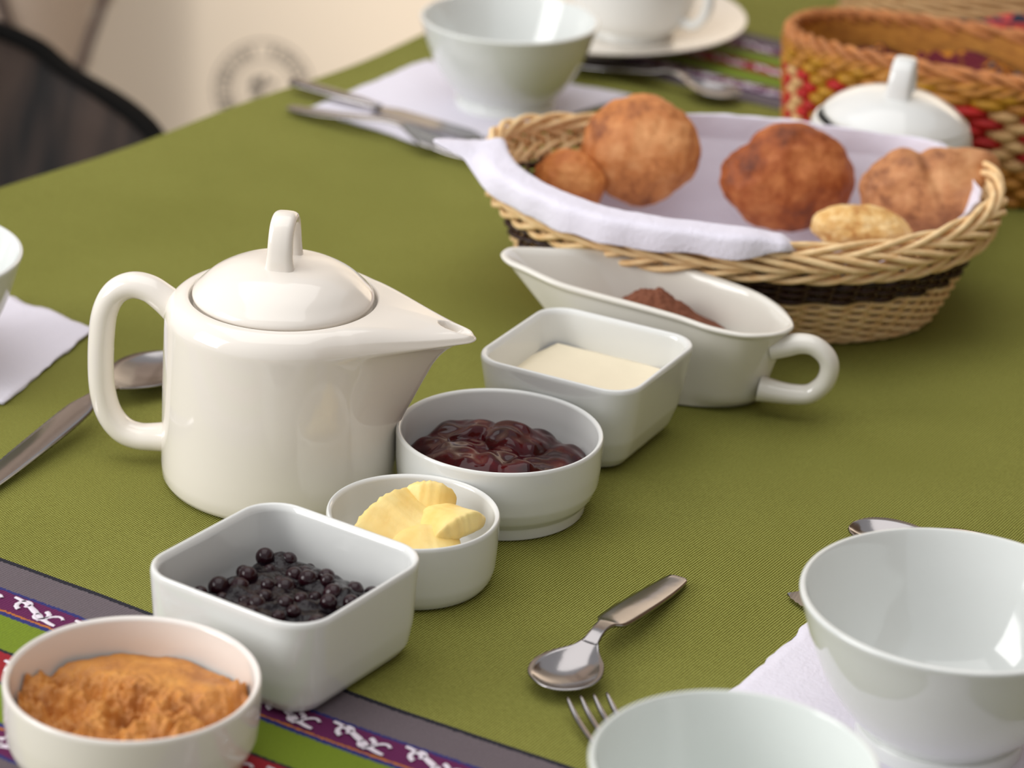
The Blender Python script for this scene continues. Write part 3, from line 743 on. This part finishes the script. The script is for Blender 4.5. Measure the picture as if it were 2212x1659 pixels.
def nap(u, v):
    th = 2 * PI * u; d = math.degrees(th) % 360
    for A_, B_ in zip(NT_, NT_[1:]):
        if d <= B_[0]:
            t = sm(0, 1, (d - A_[0]) / (B_[0] - A_[0])); fr, up, o1, o2, dn = [A_[i] + (B_[i] - A_[i]) * t for i in range(1, 6)]; break
    if v < .2: q = Vector((0, 0, .008)).lerp(B1.p(th, 0, -.004, .008), v / .2); q.z = .008; return q
    if v < .6:
        s = (v - .2) / .4; return B1.p(th, fr * s, -.0065, .003 + .005 * (1 - s)) + Vector((0, 0, .0012 * fbm((th * 3, s * 2, 0), 1.5, 2)))
    q = B1.p(th, fr, -.0065, .003); nr = B1.p(th, 1, .01) - B1.p(th, 1); nr.z = 0; nr.normalize()
    wob = (.0016 * math.sin(th * 9 + 1) + .0008 * math.sin(th * 31))
    T1 = q + Vector((0, 0, up)); T2 = T1 + nr * o1; E_ = T2 + nr * o2 + Vector((0, 0, -dn))
    pts = [q, q.lerp(T1, .6), T1 + nr * o1 * .15 + Vector((0, 0, .0004)), T1.lerp(T2, .5) + Vector((0, 0, .0012)), T2 + nr * .001, T2.lerp(E_, .5) + nr * (.0015 if dn > 0 else 0), E_]
    s = (v - .6) / .4 * (len(pts) - 1); i = min(int(s), len(pts) - 2); t = s - i
    a_, b_, c, d_ = pts[max(i - 1, 0)], pts[i], pts[i + 1], pts[min(i + 2, len(pts) - 1)]
    o = .5 * ((2 * b_) + (c - a_) * t + (2 * a_ - 5 * b_ + 4 * c - d_) * t * t + (3 * b_ - a_ - 3 * c + d_) * t ** 3)
    k = (v - .6) / .4; on = 1 if up > .0005 else 0
    return o + nr * wob * k * on + Vector((0, 0, .0012 * fbm((th * 5, k * 2, 4), 1.3, 3) * k * on))
npk = sheet('paper_napkin', nap, 420, 70, PAP, th=.0005); npk.location = (BCx, BCy, .001)
tag(npk, 'white paper napkin lining the bread basket and folded over its front rim', 'napkin')
# rolls
def roll(label, px, py, z, w_, h_, d_, cols, tilt, rz, sd, sc=38, dent=0, lobe=None, extra=None, dy=0):
    c = at(px, py, z)
    m = crust('crust_%d' % sd, cols, sc)
    def fn(v):
        p = Vector((v.x * w_, v.y * d_, v.z * h_)); r_ = 1 + .07 * fbm(v + Vector((sd * 3.3, 0, 0)), 1.3, 3) + .012 * fbm(v + Vector((sd, 2, 0)), 5, 3)
        if lobe: 
            r_ += lobe[0] * math.exp(-((v - Vector(lobe[1])).length_squared) / lobe[2])
            if len(lobe) > 3: r_ -= lobe[3] * math.exp(-((v.x * lobe[4][0] + v.z * lobe[4][1] - lobe[5]) ** 2) / .015)
        return p * r_
    o = blob('bread_roll', fn, m, None, 6); o.location = (c.x, c.y + dy, c.z); o.rotation_euler = (tilt, 0, rz)
    return tag(o, label, 'bread roll', 'rolls in the bread basket')
roll('large round golden-brown roll, standing tallest at the left of the basket', 1382, 322, .070, .0368, .0340, .020, [(130, 68, 26), (192, 120, 62), (216, 154, 98)], R(-24), R(-14), 1, 30)
roll('small orange-brown roll half hidden at the left end of the basket', 1230, 400, .050, .024, .020, .018, [(168, 92, 40), (196, 118, 56), (214, 144, 80)], R(-10), R(-30), 2, 40, dy=.006)
roll('dark reddish-brown roll with a pale crack, in the middle of the basket', 1700, 380, .062, .0430, .0335, .022, [(100, 42, 10), (160, 80, 28), (200, 124, 68)], R(-22), R(10), 3, 26, lobe=(-.17, (-.78, 0, .68), .30))
roll('light brown folded roll with a crease, at the right end of the basket', 2000, 420, .064, .0400, .0290, .022, [(130, 76, 42), (188, 126, 78), (212, 156, 106)], R(-20), R(-4), 4, 36, lobe=(.38, (.72, 0, .65), .16, .12, (.94, .34), .18))
roll('small pale cheese-topped roll at the front right of the basket', 1858, 492, .058, .0295, .0145, .018, [(190, 128, 60), (222, 176, 104), (240, 208, 150)], R(-8), R(-6), 5, 90, dy=-.002)
# a hidden second layer the napkin holds up is not needed

# ------------------------------------------------------------------ coloured basket
c2 = Vector((.303, 1.852, 0))
b2 = thing('woven_basket', 'deep oval basket woven in ochre, red and cream, far right', 'basket', (c2.x, c2.y, .001))
B2 = Basket(.120, .052, .128, .057, .085, R(-22.5), rise=0, nst=44, sq=2.5)
cols2 = [OCHRE, GOLD, OCHRE, GOLD, OCHRE, GOLD]
STITCH = []
def patch_row(B, f, palette, n, shift, rad, parent):
    """one row of short overlapping weave stitches in alternating colours"""
    for i in range(n):
        th0 = 2 * PI * (i + shift) / n; th1 = 2 * PI * (i + shift + 1.0) / n
        pts = [B.p(th0 + (th1 - th0) * k / 6, f, .0030 * math.sin(PI * k / 6)) for k in range(7)]
        STITCH.append((pts[3].y, tube(pts, lambda q: rad * (.55 + .45 * math.sin(PI * q)), 6, up=(0, 0, 1)), palette[i % len(palette)]))
NR2 = 12
for i in range(NR2):
    f = .03 + .86 * i / (NR2 - 1)
    if i >= 10: pal = [OCHRE, GOLD]
    elif i >= 4: pal = [REDW, CREAMW, REDW, GOLD] if i % 2 else [GOLD, REDW, CREAMW, REDW]
    else: pal = [OCHRE, GOLD, OCHRE]
    patch_row(B2, f, pal, 38, (i % 2) * .5, .0044, b2)
STITCH.sort(key=lambda q: q[0]); rest = []
for y_, vf, m_ in STITCH[:290]: mesh('weave_stitch', vf[0], vf[1], m_, b2)
V, F = joinVF([q[1] for q in STITCH[290:]]); o = mesh('back_weave', V, F, OCHRE, b2); o['kind'] = 'stuff'
V, F = rings([[B2.p(2 * PI * j / 80, f, -.0035) for j in range(80)] for f in (0, .5, 1)]); sh = mesh('inner_wall', V, F, OCHRE, b2)
V, F = rings([[B2.p(2 * PI * j / 60, 0, -.003, .003) for j in range(60)]], False, True); mesh('basket_floor', V, F, OCHRE, b2)
rope_border(B2, .93, .002, 0, .0030, .0026, 3, 22, 1, OCHRE, b2)
rope_border(B2, 1.0, .0, .001, .0036, .0028, 3, 16, -1, TAN, b2)
# lining cloth in it
TX = M('dark_red_textile', (96, 12, 30), .9); v_ = TX.coords(rot=R(20)); wv = TX.noise(v_, 55, 2)
TX.color(TX.ramp(wv, [(.0, (96, 12, 30)), (.46, (120, 60, 20)), (.50, (190, 120, 24)), (.55, (90, 10, 28)), (.60, (40, 84, 84)), (.64, (150, 120, 150)), (.68, (92, 12, 30))], 'CONSTANT')); TX = TX.m
def lin2(u, v):
    th = 2 * PI * u; q = B2.p(th, .80, -.007 - .0 * v); c = Vector((0, 0, .055)); p = q.lerp(c, v); p.z = .060 + .012 * fbm((p.x, p.y, 0), 30, 3) + .004 * (1 - v); return p
o = sheet('lining_cloth', lin2, 90, 20, TX, th=.001); o.location = b2.location; tag(o, 'crumpled dark red patterned cloth inside the red and ochre basket', 'cloth')
# pale basket at the far corner
p3 = at(2120, 10, .05)
b3 = thing('woven_basket', 'pale beige woven basket at the top right corner', 'basket', (.412, 2.165, .001))
B3 = Basket(.160, .118, .178, .130, .125, R(-10), nst=48)
for i in range(26): weaver_row(B3, .02 + .96 * i / 25, i % 2, .0024, PALE, b3, amp=.0018)
V, F = rings([[B3.p(2 * PI * j / 60, 0, 0, .002) for j in range(60)]], False, True); mesh('basket_floor', V, F, PALE, b3)
stakes(B3, 1.0, .0013, PALE, b3)
rope_border(B3, 1.0, 0, .001, .004, .0026, 4, 20, 1, PALE, b3)
CK = M('checked_cloth', (190, 60, 60), .9); v_ = CK.coords(rot=R(30)); ck = CK.node('ShaderNodeTexChecker'); CK.l.new(v_, ck.inputs[0]); ck.inputs['Scale'].default_value = 80; ck.inputs[1].default_value = lin((196, 70, 66)); ck.inputs[2].default_value = lin((40, 44, 62)); CK.color(ck.outputs[0]); CK = CK.m
pc = at(2215, 84, .098)
def ckf(u, v):
    x = (u - .5) * .13; y = (v - .5) * .05; p = Matrix.Rotation(R(14), 3, 'Z') @ Vector((x, y, 0)); return Vector((.352, 1.938, .020)) + p + Vector((0, 0, .040 + .014 * math.sin(v * PI) + .004 * math.sin(u * 9)))
# folded cloth stands between the two far baskets
fc = at_y(2165, 46, 1.985)
def fold(u, v):
    th = PI * v; x = (u - .5) * .11; p = Matrix.Rotation(R(10), 3, 'Z') @ Vector((x, .013 * math.cos(th), 0)); return Vector((fc.x, fc.y, .0)) + p + Vector((0, 0, .001 + (fc.z + .002) * math.sin(th) ** .35 + .010 * (u - .5) + .0015 * math.sin(u * 14)))
o = sheet('checked_cloth', fold, 30, 30, CK, th=.0012); tag(o, 'folded red and navy checked cloth behind the ochre basket', 'cloth')

# ------------------------------------------------------------------ napkins on the table
def flatnap(label, quad, z=.0012, n=36, amp=.0015, sd=0, layers=2, lift=None):
    """quad: 4 world XY corners"""
    a, b_, c, d = [Vector((q[0], q[1], 0)) for q in quad]
    o = None; root = None
    for L in range(layers):
        def fn(u, v, L=L):
            uu, vv = u, v
            p = a.lerp(b_, uu).lerp(d.lerp(c, uu), vv)
            off = Vector((fbm((u * 3, v * 3, sd + L), 1.0, 3), fbm((v * 3, u * 3, sd + 5 + L), 1.0, 3), 0)) * .002
            e = max(abs(u - .5), abs(v - .5)) * 2
            z_ = z + L * .0009 + amp * (.5 + .5 * math.sin(6 * u + 4 * v + sd)) * .6 + amp * .5 * abs(fbm((u * 4, v * 4, sd), 1.0, 3))
            if lift: z_ += lift(u, v) 
            return Vector((p.x, p.y, z_)) + off * (1 + L * .5)
        q = sheet('paper_napkin' if L == 0 else 'folded_layer', fn, n, n, PAP, root, th=.0004)
        if L == 0: root = q
    return tag(root, label, 'napkin')
flatnap('white paper napkin under the large bowl at lower right', [(.150, 1.171), (.0985, 1.0820), (.180, .945), (.300, 1.070)], sd=1, amp=.0006, z=.0008)
flatnap('white paper napkin under the bowl at the left edge, its torn edge towards the spoon', [(-.300, 1.520), (-.243, 1.476), (-.2735, 1.365), (-.410, 1.400)], sd=3, amp=.0012, z=.0008)
flatnap('white paper napkin under the footed bowl at the back', [(-.078, 2.045), (-.158, 1.908), (-.055, 1.830), (.078, 1.985)], sd=6, amp=.0008, z=.0008)

# ------------------------------------------------------------------ cutlery
def sgrid(st, m, parent, name, th=.0012, nt=10, ns=5):
    """st: list (s, halfwidth, z, dish) -> curved plate"""
    P = catmull([(s, w_, z) for s, w_, z, d in st], ns); D = catmull([(s, d, 0) for s, w_, z, d in st], ns)
    V = []; F = []
    for p, d in zip(P, D):
        for j in range(nt + 1):
            t = j / nt * 2 - 1; V.append((p.x, t * max(p.y, .0002), p.z + d.y * (t * t - 1)))
    n = nt + 1
    F = [(i * n + j, (i + 1) * n + j, (i + 1) * n + j + 1, i * n + j + 1) for i in range(len(P) - 1) for j in range(nt)]
    o = mesh(name, V, F, m, parent); s = o.modifiers.new('s', 'SOLIDIFY'); s.thickness = th; s.offset = 0
    return o
def spoon(label, hx, hy, az, L=.135, bw=.0155, bl=.044, z0=.001, sink=0, hw=.0065):
    t = thing('spoon', label, 'spoon', (hx, hy, z0), az)
    # origin at bowl tip, +x toward the handle end
    D = .0065
    sgrid([(0, .0008, .0062, .0000), (.002, bw * .45, .0064, .0012), (bl * .2, bw * .86, .0068, .0042), (bl * .45, bw, .0072, .0058), (bl * .7, bw * .80, .0078, .0046), (bl * .9, bw * .42, .0088, .0018), (bl * 1.04, .0036, .0105, .0003)], STEEL, t, 'bowl', .0011, 14)
    sgrid([(bl * 1.0, .0040, .0100, .0003), (bl * 1.2, .0032, .0125, .0), (bl * 1.4, .0040, .0125, -.0003), (bl * 1.58, .0074, .0105, -.0008), (L * .62, .0080, .0075, -.0010), (L * .8, .0074, .0040, -.0007), (L * .93, .0062, .0018, -.0004), (L * .985, .0050, .0012, 0), (L, .0030, .0012, 0)], STEEL, t, 'handle', .0016, 8)
    return t
spoon('small steel teaspoon lying alone between the butter and the lower right bowl', .0235, 1.0805, R(63), .139, .0168, .041)
spoon('steel spoon behind the teapot handle, on the green cloth', -.1890, 1.4340, R(67 + 180), .205, .0215, .064)
spoon('steel spoon whose tip shows behind the large lower right bowl', .1735, 1.2610, R(-14), .135, .0150, .042)
spoon('blurred steel spoon behind the tallest roll, near the far woven band', .1560, 1.9790, R(150), .150, .0165, .045, z0=.0018)
def fork(label, x, y, az, L=.17, z0=.001):
    t = thing('fork', label, 'fork', (x, y, z0), az)
    for k in range(4):
        yy_ = (k - 1.5) * .0062
        pts = catmull([(0, yy_ * 1.0, .0065), (.012, yy_, .0035), (.030, yy_ * 1.0, .0030), (.045, yy_ * .9, .0045)], 5)
        V, F = tube(pts, lambda f: .0007 + .0006 * min(1, f * 4), 8, ry=lambda f: .0006 + .0009 * min(1, f * 4), up=(0, 0, 1)); mesh('tine', V, F, STEEL, t)
    sgrid([(.042, .0112, .0042, .0004), (.052, .0110, .0055, .0010), (.064, .0070, .0085, .0006), (.074, .0034, .0110, 0), (.09, .0034, .0110, 0), (.11, .0052, .0080, -.0004), (L * .8, .0066, .0040, -.0006), (L * .95, .0060, .0015, -.0003), (L, .0030, .0012, 0)], STEEL, t, 'handle', .0016, 8)
    return t
fork('steel fork with only its tines showing, beside the front bowl', .0410, 1.0750, R(-70), .135)
fk = fork('blurred steel fork on the far left napkin, its handle towards the camera-left edge', -.0240, 1.8060, R(147), .175, z0=.0030)
def knife(label, x, y, az, L=.20, z0=.001):
    t = thing('table_knife', label, 'knife', (x, y, z0), az)
    V = []; F = []; n = 60
    for i in range(n + 1):
        f = i / n; s = f * .095; top = .0090 * sm(0, .12, f) ** .6; bot = -.0115 * math.sin(min(1, f * 4.2) * PI / 2) ** .8 + (.0004 if i % 2 else -.0003) * (f < .75) + .004 * sm(.85, 1, f)
        for z in (.0014, .0002): V += [(s, top, z), (s, bot, z * .6)]
    for i in range(n):
        a = i * 4; b_ = a + 4; F += [(a, b_, b_ + 1, a + 1), (a + 2, a + 3, b_ + 3, b_ + 2), (a, a + 2, b_ + 2, b_), (a + 1, b_ + 1, b_ + 3, a + 3)]
    F += [(0, 1, 3, 2), (n * 4, n * 4 + 2, n * 4 + 3, n * 4 + 1)]
    fixn(mesh('blade', V, F, STEEL, t, smooth=False))
    pts = [(.093 + (L - .093) * i / 14, .001, .0032) for i in range(15)]
    V, F = tube(pts, lambda f: .0014 + .0012 * sm(0, .2, f), 12, ry=lambda f: .0040 + .0030 * sm(0, .5, f) - .002 * sm(.93, 1, f), up=(0, 0, 1)); mesh('handle', V, F, STEEL, t)
    return t
knife('serrated steel knife with its tip showing left of the large lower right bowl', .1385, 1.1945, R(-24), .21)
knife('blurred steel knife lying above the fork on the far left napkin', -.0300, 1.8520, R(144.5), .175, z0=.0042)

# ------------------------------------------------------------------ chair beyond the table
CHF = M('chair_black_tube', (8, 7, 6), .8); CHF.p.inputs['Specular IOR Level'].default_value = .1; CHF.bump(CHF.noise(CHF.coords(), 300, 2), .0002); CHF = CHF.m
CHM = M('chair_mesh', (74, 62, 56), .85); v_ = CHM.coords(scale=(1, 1, .25)); CHM.color(CHM.ramp(CHM.noise(v_, 14, 2), [(.38, (14, 10, 9)), (.6, (62, 48, 40))])); CHM.bump(CHM.noise(CHM.coords(), 900, 2), .001); CHM = CHM.m
A = at_y(-60, 52, 2.42); A2 = at_y(70, 96, 2.38); A3 = at_y(150, 158, 2.33); Bp = at_y(345, 306, 2.16)
ch = thing('camping_chair', 'black camping chair with a mesh back beyond the left table edge', 'chair', (-.62, 2.35, -.75))
off = Vector(ch.location)
edge = catmull([A + Vector((-.30, .0, -.02)), A + Vector((-.12, 0, .004)), A, A2, A3, Bp, Bp + (Bp - A3) * .5 + Vector((0, 0, -.1))], 8)
V, F = tube([p - off for p in edge], .0085, 10); mesh('back_frame', V, F, CHF, ch)
def chm(u, v):
    e = edge[min(len(edge) - 1, int(u * (len(edge) - 1)))]; return e + Vector((-.03 * v, -.10 * v + .012 * math.sin(u * 16 + v * 3), -.42 * v)) - off
sheet('mesh_panel', chm, len(edge) - 1, 12, CHM, ch, th=.002)
seat0 = Vector((-.62, 2.20, -.36))
sheet('seat', lambda u, v: seat0 + Vector(((u - .5) * .46, (v - .5) * .38, -.03 * math.sin(PI * u))) - off, 16, 12, CHM, ch, th=.003)
for sx, sy in ((-1, -1), (1, -1), (-1, 1), (1, 1)):
    V, F = tube([seat0 + Vector((sx * .23, sy * .18, 0)) - off, seat0 + Vector((sx * .25, -sy * .2, -.385)) - off], .009, 8); mesh('leg', V, F, CHF, ch)
